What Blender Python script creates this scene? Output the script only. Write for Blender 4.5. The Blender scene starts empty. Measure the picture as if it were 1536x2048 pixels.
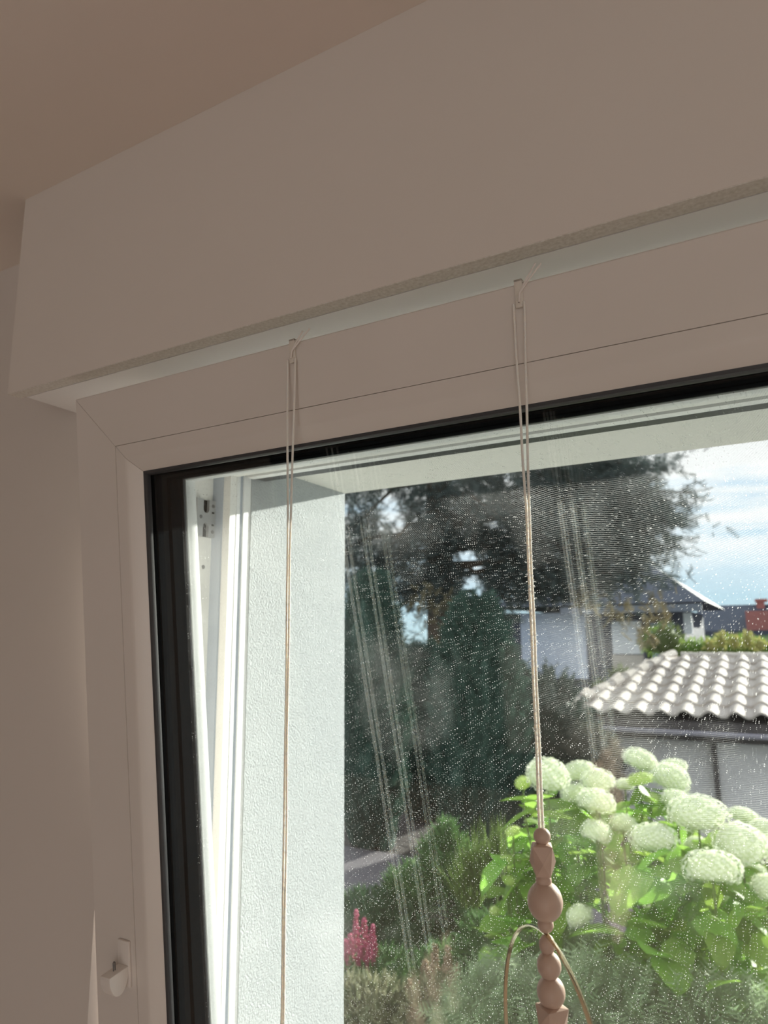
import bpy, bmesh, math, random
import numpy as np
from mathutils import Vector, Matrix, Euler
random.seed(7); RNG = np.random.default_rng(7)
SC = bpy.context.scene; COL = SC.collection
U = 0.38; EYE = 2.0            # metres per design unit; camera height
R_ = math.radians
# ------------------------------------------------------------------ camera
FPX = 1395.6; YAW, PITCH, ROLL = R_(29.3), R_(10.27), R_(-0.46)
fwd = Vector((-math.sin(YAW)*math.cos(PITCH), math.cos(YAW)*math.cos(PITCH), math.sin(PITCH)))
rt0 = Vector((math.cos(YAW), math.sin(YAW), 0)); up0 = rt0.cross(fwd)
rt = rt0*math.cos(ROLL) + up0*math.sin(ROLL); up = -rt0*math.sin(ROLL) + up0*math.cos(ROLL)
cd = bpy.data.cameras.new('camera'); cam = bpy.data.objects.new('camera', cd); COL.objects.link(cam)
cam.matrix_world = Matrix(((rt.x, up.x, -fwd.x, 0), (rt.y, up.y, -fwd.y, 0), (rt.z, up.z, -fwd.z, EYE), (0, 0, 0, 1)))
cd.sensor_fit = 'VERTICAL'; cd.sensor_height = 36; cd.sensor_width = 27; cd.lens = FPX/2048*36
cd.clip_start = 0.02; cd.clip_end = 500
cd.dof.use_dof = True; cd.dof.focus_distance = 0.47; cd.dof.aperture_fstop = 12.0
SC.camera = cam
SC.cycles.transparent_max_bounces = 64; SC.cycles.max_bounces = 10; SC.cycles.diffuse_bounces = 4; SC.cycles.glossy_bounces = 4
def ray(px, py): return rt*((px-768)/FPX) - up*((py-1024)/FPX) + fwd
def at(px, py, Y):                       # point of the line of sight at distance Y (metres) along the wall normal
    r = ray(px, py); r = r*(Y/r.y); return Vector((r.x, r.y, r.z+EYE))
def atd(px, py, d):
    r = ray(px, py)*d; return Vector((r.x, r.y, r.z+EYE))
def P(x, y, z): return Vector((x*U, y*U, EYE+z*U))
# ------------------------------------------------------------------ light
EXPO = 0.0
SC.view_settings.view_transform = 'Standard'; SC.view_settings.look = 'None'
SC.view_settings.exposure = EXPO; SC.view_settings.gamma = 1; SC.view_settings.use_curve_mapping = False
SUN_AZ, SUN_EL, SUN_E = R_(17), R_(15.3), 15.0
SKY_STRENGTH = 1.5
ROOM_W = 3.7
sd = bpy.data.lights.new('sun', 'SUN'); sun = bpy.data.objects.new('sun', sd); COL.objects.link(sun)
S = Vector((math.sin(SUN_AZ)*math.cos(SUN_EL), math.cos(SUN_AZ)*math.cos(SUN_EL), math.sin(SUN_EL)))
sun.rotation_euler = S.to_track_quat('Z', 'Y').to_euler(); sun.location = (4, 6, 5)
sd.energy = SUN_E; sd.angle = R_(0.6); sd.color = (1.0, 0.95, 0.86)
ad = bpy.data.lights.new('added_room_fill', 'AREA'); al = bpy.data.objects.new('added_room_fill', ad)  # unseen warm fill lamp, added to lift the room light
COL.objects.link(al); ad.shape = 'RECTANGLE'; ad.size = 1.6; ad.size_y = 1.9; ad.energy = ROOM_W*4; ad.color = (1.0, 0.78, 0.65)
al.location = (1.25, -3.38, 1.08); al.rotation_euler = (R_(90), 0, 0)     # faces +Y
w = bpy.data.worlds.new('sky'); SC.world = w; w.use_nodes = True
nt = w.node_tree; nt.nodes.clear(); N = nt.nodes.new; Lk = nt.links.new
out = N('ShaderNodeOutputWorld'); bg = N('ShaderNodeBackground'); tc = N('ShaderNodeTexCoord')
sep = N('ShaderNodeSeparateXYZ'); Lk(tc.outputs['Generated'], sep.inputs[0])
cr = N('ShaderNodeValToRGB'); Lk(sep.outputs['Z'], cr.inputs[0])
e = cr.color_ramp.elements
e[0].position = 0.0; e[0].color = (0.62, 0.80, 0.88, 1); e[1].position = 1.0; e[1].color = (0.28, 0.46, 0.78, 1)
for p_, c_ in ((0.10, (0.56, 0.76, 0.93, 1)), (0.35, (0.48, 0.68, 0.92, 1))):
    q = e.new(p_); q.color = c_
mp = N('ShaderNodeMapping'); mp.inputs['Scale'].default_value = (2.2, 2.2, 16); Lk(tc.outputs['Generated'], mp.inputs[0])
nz = N('ShaderNodeTexNoise'); nz.inputs['Scale'].default_value = 1.6; nz.inputs['Detail'].default_value = 5; nz.inputs['Roughness'].default_value = .55
Lk(mp.outputs[0], nz.inputs[0])
cl = N('ShaderNodeMapRange'); cl.inputs[1].default_value = .32; cl.inputs[2].default_value = .54; Lk(nz.outputs[0], cl.inputs[0])
lo = N('ShaderNodeMapRange'); lo.inputs[1].default_value = .05; lo.inputs[2].default_value = .14; Lk(sep.outputs['Z'], lo.inputs[0])
ml = N('ShaderNodeMath'); ml.operation = 'MULTIPLY'; Lk(cl.outputs[0], ml.inputs[0]); Lk(lo.outputs[0], ml.inputs[1])
mx = N('ShaderNodeMix'); mx.data_type = 'RGBA'; Lk(ml.outputs[0], mx.inputs[0]); Lk(cr.outputs[0], mx.inputs[6]); mx.inputs[7].default_value = (1.05, 1.03, 1.04, 1)
Lk(mx.outputs[2], bg.inputs[0]); bg.inputs[1].default_value = SKY_STRENGTH; Lk(bg.outputs[0], out.inputs[0])

# ------------------------------------------------------------------ materials
def lin(c):
    return tuple(((v/255)/12.92 if v/255 <= .04045 else ((v/255+.055)/1.055)**2.4) for v in c)+(1,)
def mat(name, col, rough=.6, metal=0, spec=.5, var=None, vscale=20, bump=0, bscale=200, transl=0, objvar=0, bdist=.001, detail=3):
    m = bpy.data.materials.new(name); m.use_nodes = True; t = m.node_tree; b = t.nodes['Principled BSDF']
    L = t.links.new
    if len(col) == 3: col = tuple(col)+(1,)
    b.inputs['Base Color'].default_value = col; b.inputs['Roughness'].default_value = rough
    b.inputs['Metallic'].default_value = metal; b.inputs['Specular IOR Level'].default_value = spec
    co = t.nodes.new('ShaderNodeTexCoord'); src = None
    if var:
        n = t.nodes.new('ShaderNodeTexNoise'); n.inputs['Scale'].default_value = vscale; n.inputs['Detail'].default_value = detail
        L(co.outputs['Object'], n.inputs[0])
        mr = t.nodes.new('ShaderNodeMapRange'); mr.inputs[1].default_value = .3; mr.inputs[2].default_value = .7; L(n.outputs[0], mr.inputs[0])
        mi = t.nodes.new('ShaderNodeMix'); mi.data_type = 'RGBA'; L(mr.outputs[0], mi.inputs[0])
        mi.inputs[6].default_value = col; mi.inputs[7].default_value = tuple(var)+((1,) if len(var) == 3 else ())
        src = mi.outputs[2]
    if objvar:
        oi = t.nodes.new('ShaderNodeObjectInfo'); hs = t.nodes.new('ShaderNodeHueSaturation')
        a = t.nodes.new('ShaderNodeMapRange'); a.inputs[3].default_value = 1-objvar; a.inputs[4].default_value = 1+objvar
        L(oi.outputs['Random'], a.inputs[0]); L(a.outputs[0], hs.inputs['Value'])
        hh = t.nodes.new('ShaderNodeMapRange'); hh.inputs[3].default_value = .5-objvar*.06; hh.inputs[4].default_value = .5+objvar*.06
        L(oi.outputs['Random'], hh.inputs[0]); L(hh.outputs[0], hs.inputs['Hue'])
        if src: L(src, hs.inputs['Color'])
        else: hs.inputs['Color'].default_value = col
        src = hs.outputs[0]
    if src: L(src, b.inputs['Base Color'])
    if bump:
        n2 = t.nodes.new('ShaderNodeTexNoise'); n2.inputs['Scale'].default_value = bscale; n2.inputs['Detail'].default_value = 4
        L(co.outputs['Object'], n2.inputs[0]); bp = t.nodes.new('ShaderNodeBump'); bp.inputs['Strength'].default_value = bump; bp.inputs['Distance'].default_value = bdist
        L(n2.outputs[0], bp.inputs['Height']); L(bp.outputs[0], b.inputs['Normal'])
    if transl:
        tr = t.nodes.new('ShaderNodeBsdfTranslucent'); ms = t.nodes.new('ShaderNodeMixShader'); ms.inputs[0].default_value = transl
        if src: L(src, tr.inputs[0])
        else: tr.inputs[0].default_value = col
        L(b.outputs[0], ms.inputs[1]); L(tr.outputs[0], ms.inputs[2]); L(ms.outputs[0], t.nodes['Material Output'].inputs[0])
    return m
def wave_mat(name, c1, c2, scale, rough=.5, axis='X', dist=3):
    m = mat(name, c1, rough); t = m.node_tree; L = t.links.new; b = t.nodes['Principled BSDF']
    co = t.nodes.new('ShaderNodeTexCoord'); wv = t.nodes.new('ShaderNodeTexWave'); wv.bands_direction = axis
    wv.inputs['Scale'].default_value = scale; wv.inputs['Distortion'].default_value = dist; wv.inputs['Detail'].default_value = 3
    L(co.outputs['Object'], wv.inputs[0]); mi = t.nodes.new('ShaderNodeMix'); mi.data_type = 'RGBA'
    mi.inputs[6].default_value = tuple(c1)+(1,); mi.inputs[7].default_value = tuple(c2)+(1,); L(wv.outputs[0], mi.inputs[0]); L(mi.outputs[2], b.inputs['Base Color'])
    return m
def glass_mat(name, refl=.045, haze=.015, dust=0, scratch=False):
    m = bpy.data.materials.new(name); m.use_nodes = True; t = m.node_tree; t.nodes.clear(); n = t.nodes.new; L = t.links.new
    o = n('ShaderNodeOutputMaterial'); tr = n('ShaderNodeBsdfTransparent'); tr.inputs[0].default_value = (.975, .985, .98, 1)
    gl = n('ShaderNodeBsdfGlossy'); gl.inputs['Roughness'].default_value = 0.0
    lw = n('ShaderNodeLayerWeight'); lw.inputs[0].default_value = .5
    pw = n('ShaderNodeMath'); pw.operation = 'POWER'; L(lw.outputs['Facing'], pw.inputs[0]); pw.inputs[1].default_value = 5
    ma = n('ShaderNodeMath'); ma.operation = 'MULTIPLY_ADD'; L(pw.outputs[0], ma.inputs[0]); ma.inputs[1].default_value = .9; ma.inputs[2].default_value = refl
    ms = n('ShaderNodeMixShader'); L(ma.outputs[0], ms.inputs[0]); L(tr.outputs[0], ms.inputs[1]); L(gl.outputs[0], ms.inputs[2])
    res = ms.outputs[0]
    if dust or haze:  # fine dust scatters the sunlight
        df = n('ShaderNodeBsdfTranslucent'); df.inputs[0].default_value = (.95, .95, .95, 1)
        dd = n('ShaderNodeBsdfDiffuse'); dd.inputs[0].default_value = (.9, .9, .9, 1)
        dm = n('ShaderNodeMixShader'); dm.inputs[0].default_value = .25; L(df.outputs[0], dm.inputs[1]); L(dd.outputs[0], dm.inputs[2])
        fac = None
        if dust:
            co = n('ShaderNodeTexCoord')
            for sc, rad, thr in ((620, .17, .45), (200, .075, .62)):
                mpn = n('ShaderNodeMapping'); mpn.inputs['Scale'].default_value = (1, 0, 1); L(co.outputs['Object'], mpn.inputs[0])
                sw = n('ShaderNodeSeparateXYZ'); L(mpn.outputs[0], sw.inputs[0]); cb = n('ShaderNodeCombineXYZ'); L(sw.outputs['X'], cb.inputs[0]); L(sw.outputs['Z'], cb.inputs[1])
                vo = n('ShaderNodeTexVoronoi'); vo.voronoi_dimensions = '2D'; vo.inputs['Scale'].default_value = sc; L(cb.outputs[0], vo.inputs['Vector'])
                sc2 = n('ShaderNodeSeparateColor'); L(vo.outputs['Color'], sc2.inputs[0])
                rr = n('ShaderNodeMath'); rr.operation = 'MULTIPLY'; L(sc2.outputs[1], rr.inputs[0]); rr.inputs[1].default_value = rad
                lt = n('ShaderNodeMath'); lt.operation = 'LESS_THAN'; L(vo.outputs['Distance'], lt.inputs[0]); L(rr.outputs[0], lt.inputs[1])
                gt = n('ShaderNodeMath'); gt.operation = 'GREATER_THAN'; L(sc2.outputs[0], gt.inputs[0]); gt.inputs[1].default_value = thr
                mu = n('ShaderNodeMath'); mu.operation = 'MULTIPLY'; L(lt.outputs[0], mu.inputs[0]); L(gt.outputs[0], mu.inputs[1])
                m3 = n('ShaderNodeMath'); m3.operation = 'MULTIPLY'; L(mu.outputs[0], m3.inputs[0]); L(sc2.outputs[2], m3.inputs[1])
                if fac is None: fac = m3.outputs[0]
                else:
                    s_ = n('ShaderNodeMath'); s_.operation = 'MAXIMUM'; L(fac, s_.inputs[0]); L(m3.outputs[0], s_.inputs[1]); fac = s_.outputs[0]
            fm = n('ShaderNodeMath'); fm.operation = 'MULTIPLY'; L(fac, fm.inputs[0]); fm.inputs[1].default_value = dust; fac = fm.outputs[0]
            if scratch:     # wiped arcs left by a cloth
                mp2 = n('ShaderNodeMapping'); mp2.inputs['Location'].default_value = (.085, 0, .02); L(co.outputs['Object'], mp2.inputs[0])
                wv = n('ShaderNodeTexWave'); wv.wave_type = 'RINGS'; wv.rings_direction = 'Y'; wv.inputs['Scale'].default_value = 260
                wv.inputs['Distortion'].default_value = 2.5; wv.inputs['Detail'].default_value = 4; wv.inputs['Detail Scale'].default_value = 2; L(mp2.outputs[0], wv.inputs[0])
                wp = n('ShaderNodeMath'); wp.operation = 'POWER'; L(wv.outputs['Fac'], wp.inputs[0]); wp.inputs[1].default_value = 10
                nz_ = n('ShaderNodeTexNoise'); nz_.inputs['Scale'].default_value = 13; nz_.inputs['Detail'].default_value = 3; L(co.outputs['Object'], nz_.inputs[0])
                nm = n('ShaderNodeMapRange'); nm.inputs[1].default_value = .52; nm.inputs[2].default_value = .72; nm.inputs[4].default_value = .16; L(nz_.outputs[0], nm.inputs[0])
                wm = n('ShaderNodeMath'); wm.operation = 'MULTIPLY'; L(wp.outputs[0], wm.inputs[0]); L(nm.outputs[0], wm.inputs[1])
                s2 = n('ShaderNodeMath'); s2.operation = 'MAXIMUM'; L(fac, s2.inputs[0]); L(wm.outputs[0], s2.inputs[1]); fac = s2.outputs[0]
            fa = n('ShaderNodeMath'); fa.operation = 'ADD'; L(fac, fa.inputs[0]); fa.inputs[1].default_value = haze; fa.use_clamp = True; fac = fa.outputs[0]
        m4 = n('ShaderNodeMixShader')
        if fac: L(fac, m4.inputs[0])
        else: m4.inputs[0].default_value = haze
        L(res, m4.inputs[1]); L(dm.outputs[0], m4.inputs[2]); res = m4.outputs[0]
    L(res, o.inputs[0]); return m
PAINT = mat('interior_paint', (.77, .70, .65), .85, var=(.73, .67, .61), vscale=1.5, bump=.08, bscale=260, bdist=.0004)
CEIL = mat('ceiling_paint', (.90, .78, .715), .9, var=(.86, .78, .68), vscale=1.2, bump=.1, bscale=180, bdist=.0005)
BOXW = mat('painted_board', (.82, .75, .69), .75, var=(.79, .725, .665), vscale=3)
EDGE = mat('chipboard_edge', (.84, .80, .74), .9, var=(.66, .61, .54), vscale=420, bump=.6, bscale=600, bdist=.0006, detail=5)
PVC = mat('white_plastic_profile', (.81, .745, .695), .35, var=(.78, .72, .665), vscale=8)
PVCO = mat('white_plastic_outer', (.86, .87, .87), .4)
PVCF = mat('white_plastic_frame', (.84, .84, .82), .45)
GREYP = mat('grey_guide_plastic', (.42, .47, .54), .4)
RUB = mat('dark_grey_gasket', (.055, .056, .06), .45)
BLK = mat('black_spacer', (.006, .007, .008), .7, spec=0.0)
SEAM = mat('dark_seam', (.10, .08, .07), .8)
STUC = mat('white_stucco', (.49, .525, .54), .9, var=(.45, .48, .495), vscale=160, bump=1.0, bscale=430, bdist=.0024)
ZINC = mat('zinc_casting', (.40, .41, .42), .5, metal=.2, bump=.2, bscale=500)
STEEL = mat('screw_steel', (.16, .16, .165), .4, metal=.6)
GOLD = mat('polished_brass', (.84, .76, .54), .14, metal=1)
WOOD = wave_mat('pale_beech', (.60, .43, .34), (.64, .465, .37), 34, .5, 'Z', 7)
STRING = mat('cotton_string', (.90, .86, .80), .95, bump=.6, bscale=1500)
sb_ = STRING.node_tree.nodes['Principled BSDF']; sb_.inputs['Subsurface Weight'].default_value = 1; sb_.inputs['Subsurface Radius'].default_value = (1, .9, .8); sb_.inputs['Subsurface Scale'].default_value = .0014
CLIP = mat('ivory_clip_plastic', (.80, .74, .66), .4)
HOOKM = mat('matte_white_plastic', (.86, .80, .75), .5)
SOFM = mat('lightened_soffit', (.80, .80, .76), .9, bump=.3, bscale=200, bdist=.001)  # soffit colour lighter than the reveal, standing in for bounced light
FLOORM = wave_mat('pale_floor', (.84, .73, .63), (.88, .79, .69), 5, .5, 'X', 6)

# ------------------------------------------------------------------ mesh helpers
def link(name, me, m, parent=None):
    o = bpy.data.objects.new(name, me); COL.objects.link(o)
    if m is not None:
        for q in (m if isinstance(m, (list, tuple)) else [m]): me.materials.append(q)
    if parent: o.parent = parent
    return o
def fin(name, bm, m, parent=None, smooth=False, sharp=40):
    bmesh.ops.recalc_face_normals(bm, faces=bm.faces)
    me = bpy.data.meshes.new(name); bm.to_mesh(me); bm.free()
    if smooth:
        me.polygons.foreach_set('use_smooth', [True]*len(me.polygons)); me.set_sharp_from_angle(angle=R_(sharp))
    return link(name, me, m, parent)
def box(bm, a, b, bev=0, seg=2):
    g = bmesh.ops.create_cube(bm, size=1); vs = g['verts']
    for v in vs:
        v.co = Vector(((a[0]+b[0])/2+v.co.x*(b[0]-a[0]), (a[1]+b[1])/2+v.co.y*(b[1]-a[1]), (a[2]+b[2])/2+v.co.z*(b[2]-a[2])))
    if bev:
        es = list({e_ for v in vs for e_ in v.link_edges}); bmesh.ops.bevel(bm, geom=es, offset=bev, segments=seg, affect='EDGES', profile=.5)
def boxes(name, lst, m, parent=None, bev=0):
    bm = bmesh.new()
    for a, b in lst: box(bm, a, b, bev)
    return fin(name, bm, m, parent, smooth=bev > 0)
def ub(x0, x1, y0, y1, z0, z1): return (P(x0, y0, z0), P(x1, y1, z1))
def tube(bm, pts, r, n=8, closed=False, rads=None):
    pts = [Vector(p) for p in pts]; rings = []; L = len(pts); prev = None
    for i, p in enumerate(pts):
        if closed: t = pts[(i+1) % L]-pts[i-1]
        else: t = pts[min(i+1, L-1)]-pts[max(i-1, 0)]
        t.normalize()
        if prev is None: a = t.orthogonal().normalized()
        else: a = (prev-t*prev.dot(t)).normalized()
        prev = a; b = t.cross(a); rr = rads[i] if rads else r
        rings.append([bm.verts.new(p+(a*math.cos(2*math.pi*k/n)+b*math.sin(2*math.pi*k/n))*rr) for k in range(n)])
    for i in range(L if closed else L-1):
        A = rings[i]; B = rings[(i+1) % L]
        for k in range(n): bm.faces.new((A[k], A[(k+1) % n], B[(k+1) % n], B[k]))
    if not closed: bm.faces.new(rings[0][::-1]); bm.faces.new(rings[-1])
def empty(name, loc=(0, 0, 0)):
    o = bpy.data.objects.new(name, None); COL.objects.link(o); o.location = loc; o.empty_display_size = .05; return o
def tag(o, label, cat, group=None):
    o['label'] = label; o['category'] = cat
    if group: o['group'] = group
    return o
def struct(o, label=None):
    o['kind'] = 'structure'
    if label: o['label'] = label
    return o
def npmesh(name, V, F, m, parent=None, smooth=False, kind=None, midx=None):
    me = bpy.data.meshes.new(name); nV, nF = len(V), len(F)
    me.vertices.add(nV); me.vertices.foreach_set('co', np.asarray(V, np.float32).ravel())
    k = F.shape[1]; me.loops.add(nF*k); me.loops.foreach_set('vertex_index', F.astype(np.int32).ravel())
    me.polygons.add(nF); me.polygons.foreach_set('loop_start', np.arange(0, nF*k, k, dtype=np.int32))
    if midx is not None: me.polygons.foreach_set('material_index', midx.astype(np.int32))
    me.update(calc_edges=True); me.validate()
    if smooth: me.polygons.foreach_set('use_smooth', [True]*nF)
    o = link(name, me, m, parent)
    if kind: o['kind'] = kind
    return o
def scatter(V, F, pos, dirs, scale, roll=None):
    """copies of a template whose own axis is +Z, turned to dirs"""
    n = len(pos); d = dirs/np.linalg.norm(dirs, axis=1, keepdims=True)
    ref = RNG.normal(size=(n, 3)) if roll is None else roll
    a = ref-d*(ref*d).sum(1, keepdims=True); a /= np.linalg.norm(a, axis=1, keepdims=True)+1e-9; b = np.cross(d, a)
    s = np.broadcast_to(np.asarray(scale, float).reshape(-1, 1, 1), (n, 1, 1))
    W = pos[:, None, :]+s*(V[None, :, 0:1]*a[:, None]+V[None, :, 1:2]*b[:, None]+V[None, :, 2:3]*d[:, None])
    FF = (F[None]+(np.arange(n)*len(V))[:, None, None]).reshape(-1, F.shape[1])
    return W.reshape(-1, 3), FF
def cat(parts):
    Vs, Fs, o = [], [], 0
    for V, F in parts: Vs.append(V); Fs.append(F+o); o += len(V)
    return np.concatenate(Vs), np.concatenate(Fs)

# ------------------------------------------------------------------ room shell
CZ, BZ, WY = 1.157, .6135, 1.190            # ceiling, underside of shutter box, inner wall face
XL, XR = -1.4407, 1.62                       # wall opening
FBOT = -1.93
flz = -EYE/U
struct(boxes('wall_front', [ub(-8.6, XL, WY, 1.535, flz, CZ), ub(XR, 6.2, WY, 1.535, flz, CZ),
                            ub(XL, XR, WY, 1.535, BZ-.0005, CZ), ub(XL, XR, WY, 1.535, flz, FBOT)], PAINT), 'warm white plastered wall around the tilted window')
struct(boxes('wall_left', [ub(-8.8, -8.6, -9.2, 1.535, flz, CZ)], PAINT))
struct(boxes('wall_right', [ub(6.2, 6.4, -9.2, 1.535, flz, CZ)], PAINT))
bx0, bx1, bz0, bz1 = .42/U, 2.08/U, (.08-EYE)/U, (2.08-EYE)/U  # rear opening made up to hold the added fill lamp
struct(boxes('wall_rear', [ub(-8.6, bx0, -9.2, -9.0, flz, CZ), ub(bx1, 6.2, -9.2, -9.0, flz, CZ),
                           ub(bx0, bx1, -9.2, -9.0, flz, bz0), ub(bx0, bx1, -9.2, -9.0, bz1, CZ)], mat('dark_brown_wall', (.04, .032, .028), .8)))
struct(boxes('floor', [ub(-8.8, 6.4, -9.2, 1.9, flz-.3, flz)], FLOORM))
struct(boxes('ceiling', [ub(-8.8, 6.4, -9.2, 2.04, CZ, CZ+.5)], CEIL), 'warm white ceiling above the shutter box')
# exterior skin with the rendered reveal
RXL, RXR, SOF = -1.303, 1.48, .505
struct(boxes('wall_outside', [ub(-8.8, RXL, 1.540, 2.04, flz, CZ), ub(RXR, 6.4, 1.540, 2.04, flz, CZ),
                              ub(RXL, RXR, 1.54, 2.10, flz, FBOT+.02)], STUC), 'white rough rendered window reveal and soffit outside the glass')
struct(boxes('trim_1', [ub(RXL, RXR, 1.60, 2.04, SOF, CZ)], SOFM), 'white rendered soffit above the window outside')
# roller shutter box boxed in with board
sb = tag(empty('shutter_box', P(-.1, 1.1, .9)), 'long painted box casing under the ceiling with a bright underside and raw board edge', 'box casing')
def child(o, root): o.parent = root; o.matrix_parent_inverse = Matrix.Translation(-root.location); return o
SBX0, SBX1 = -1.648, 6.19
bm = bmesh.new(); box(bm, *ub(SBX0, SBX1, 1.0, 1.036, BZ+.0012, CZ-.0002)); child(fin('front_board', bm, BOXW), sb)
nseg = 400; bm = bmesh.new(); rows = []
for i in range(nseg+1):
    x = SBX0+(SBX1-SBX0)*i/nseg if i < nseg else SBX1
    x = SBX0+(SBX1-SBX0)*(i/nseg)**1.6
    dz = .0006*random.random(); yb = 1.0345+.0012*random.random()
    rows.append([bm.verts.new(P(x, 1.0004, BZ+.0012)), bm.verts.new(P(x, 1.0004+.0008*random.random(), BZ-dz)), bm.verts.new(P(x, yb, BZ-dz)), bm.verts.new(P(x, yb, BZ+.0012))])
for A, B in zip(rows, rows[1:]):
    for k in range(4): bm.faces.new((A[k], A[(k+1) % 4], B[(k+1) % 4], B[k]))
bm.faces.new(rows[0]); bm.faces.new(rows[-1])
o = child(fin('raw_board_edge', bm, EDGE), sb); o['label'] = 'speckled raw chipboard edge along the bottom of the casing'
bm = bmesh.new(); box(bm, *ub(SBX0+.022, SBX1, 1.0385, WY-.0006, BZ, BZ+.04)); o = child(fin('underside_board', bm, mat('brightened_underside', (.95, .93, .91), .6)), sb)  # board colour whitened to stand in for light from the gap
bm = bmesh.new(); box(bm, *ub(SBX0, SBX0+.04, 1.0365, WY-.0006, BZ+.041, CZ-.0002)); child(fin('end_board', bm, BOXW), sb)

# ------------------------------------------------------------------ window
def sweep(bm, prof, x0, x1, zt, zb, gap=0, corner_round=0):
    """prof: (w inward, depth) polygon, four mitred bars in local metres (x, y=depth, z)"""
    def corner(i, w, d):
        return [(x0+w, d, zt-w), (x1-w, d, zt-w), (x1-w, d, zb+w), (x0+w, d, zb+w)][i]
    dirs = [(1, 0, 0), (0, 0, -1), (-1, 0, 0), (0, 0, 1)]
    for i in range(4):
        j = (i+1) % 4; dv = Vector(dirs[i])*gap
        A = [bm.verts.new(Vector(corner(i, w, d))+dv) for w, d in prof]; B = [bm.verts.new(Vector(corner(j, w, d))-dv) for w, d in prof]
        n = len(prof)
        for k in range(n): bm.faces.new((A[k], A[(k+1) % n], B[(k+1) % n], B[k]))
        bm.faces.new(A); bm.faces.new(B[::-1])
def um(pr): return [(a*U, b*U) for a, b in pr]
win = struct(empty('window_1', P(0, 1.41, FBOT)), 'white plastic window with the sash tilted inward at its top')
def wchild(o): return child(o, win)
# fixed frame (world coordinates)
bm = bmesh.new()
prof = um([(-.03, 1.345), (.0717, 1.345), (.0717, 1.452), (.080, 1.457), (.1307, 1.457), (.1307, 1.483), (-.03, 1.483)])
sweep(bm, [(a, b) for a, b in prof], (XL)*U, XR*U, EYE+.586*U, EYE+(FBOT+.03)*U, .0002)
fr = wchild(fin('fixed_frame', bm, PVCF))
# head filler above frame
o = wchild(boxes('head_profile', [ub(XL+.001, XR-.001, 1.36, 1.535, .55, BZ-.001)], PVCF))
# sash, local frame
TH = R_(7); YT, ZT, XS, XE, H = 1.02, .5636, -1.41, 1.585, 2.38
def sash_obj(o):
    o.parent = win; o.matrix_parent_inverse = Matrix.Translation(-win.location)
    o.location = P(0, YT, ZT); o.rotation_euler = (TH, 0, 0); return o
sx0, sx1, sz0 = XS*U, XE*U, -H*U
bm = bmesh.new()
sweep(bm, um([(.003, 0), (.1306, 0), (.1306, .012), (.134, .014), (.134, .034), (.182, .034), (.190, .12), (.190, .165), (.184, .17), (.13, .17), (.13, .14), (.116, .14), (.108, .036), (.004, .036), (0, .032), (0, .003)]), sx0, sx1, 0, sz0, .00022)
sash = sash_obj(fin('sash_frame', bm, [PVC]))
bm = bmesh.new()
sweep(bm, um([(.1316, .0006), (.158, .0004), (.163, .0012), (.168, .0036), (.189, .017), (.194, .021), (.194, .0335), (.1345, .0335), (.1345, .012), (.1318, .011)]), sx0, sx1, 0, sz0, .00022)
def schild(o): o.parent = sash; return o
bead = schild(fin('glazing_bead', bm, PVC, smooth=True, sharp=35))
bm = bmesh.new(); sweep(bm, um([(.194, .021), (.2000, .021), (.2035, .026), (.2035, .0333), (.194, .0333)]), sx0, sx1, 0, sz0)
schild(fin('rubber_gasket', bm, RUB, smooth=True, sharp=50))
bm = bmesh.new(); sweep(bm, um([(.1905, .1300), (.205, .1300), (.2055, .134), (.203, .1365), (.1905, .1365)]), sx0, sx1, 0, sz0)
schild(fin('rubber_gasket', bm, RUB))
for k, (n0, n1) in enumerate(((.034, .0445), (.0765, .087), (.119, .1295))):
    gm = glass_mat('pane_glass_%d' % k, [.05, .065, .065][k], [0, 0, .001][k], [0, 0, .4][k], k == 2)
    bm = bmesh.new(); box(bm, (sx0+.191*U, n0*U, sz0+.191*U), (sx1-.191*U, n1*U, -.191*U))
    schild(fin('glass_pane', bm, gm))
for n0, n1 in ((.0446, .0764), (.0871, .1189)):
    bm = bmesh.new(); sweep(bm, um([(.193, n0), (.207, n0), (.207, n1), (.193, n1)]), sx0, sx1, 0, sz0)
    o = schild(fin('spacer_bar', bm, BLK)); 
bm = bmesh.new(); sweep(bm, um([(.1905, .0342), (.1922, .0342), (.1922, .1298), (.1905, .1298)]), sx0, sx1, 0, sz0)
schild(fin('edge_seal', bm, BLK))
# outer white glazing lip
bm = bmesh.new(); sweep(bm, um([(.1902, .137), (.207, .137), (.209, .140), (.209, .166), (.205, .17), (.1902, .17)]), sx0, sx1, 0, sz0)
schild(fin('outer_lip', bm, PVCO, smooth=True, sharp=40))
# shutter guide rail on the left
gy = lambda y: y
gr = wchild(boxes('shutter_guide_rail', [ub(-1.42, -1.309, 1.4835, 1.497, FBOT+.03, .50), ub(-1.42, -1.306, 1.510, 1.5395, FBOT+.03, .50)], PVCO))
g2 = wchild(boxes('guide_rail_groove', [ub(-1.42, -1.3105, 1.4972, 1.5098, FBOT+.03, .50)], GREYP))
g3 = wchild(boxes('frame_gasket', [ub(-1.378, -1.335, 1.4505, 1.4565, FBOT+.12, .47)], GREYP))
o = wchild(boxes('shutter_guide_lip', [ub(RXL+.01, RXR-.01, 1.505, 1.533, .4555, .548)], PVCO))
o = wchild(boxes('slot_shade_strip', [ub(RXL+.01, RXR-.01, 1.545, 1.585, .459, .52)], RUB)); o['label'] = 'dark strip standing in for the shade in the shutter slot'  # dark strip put in for the shade of the shutter slot
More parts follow.
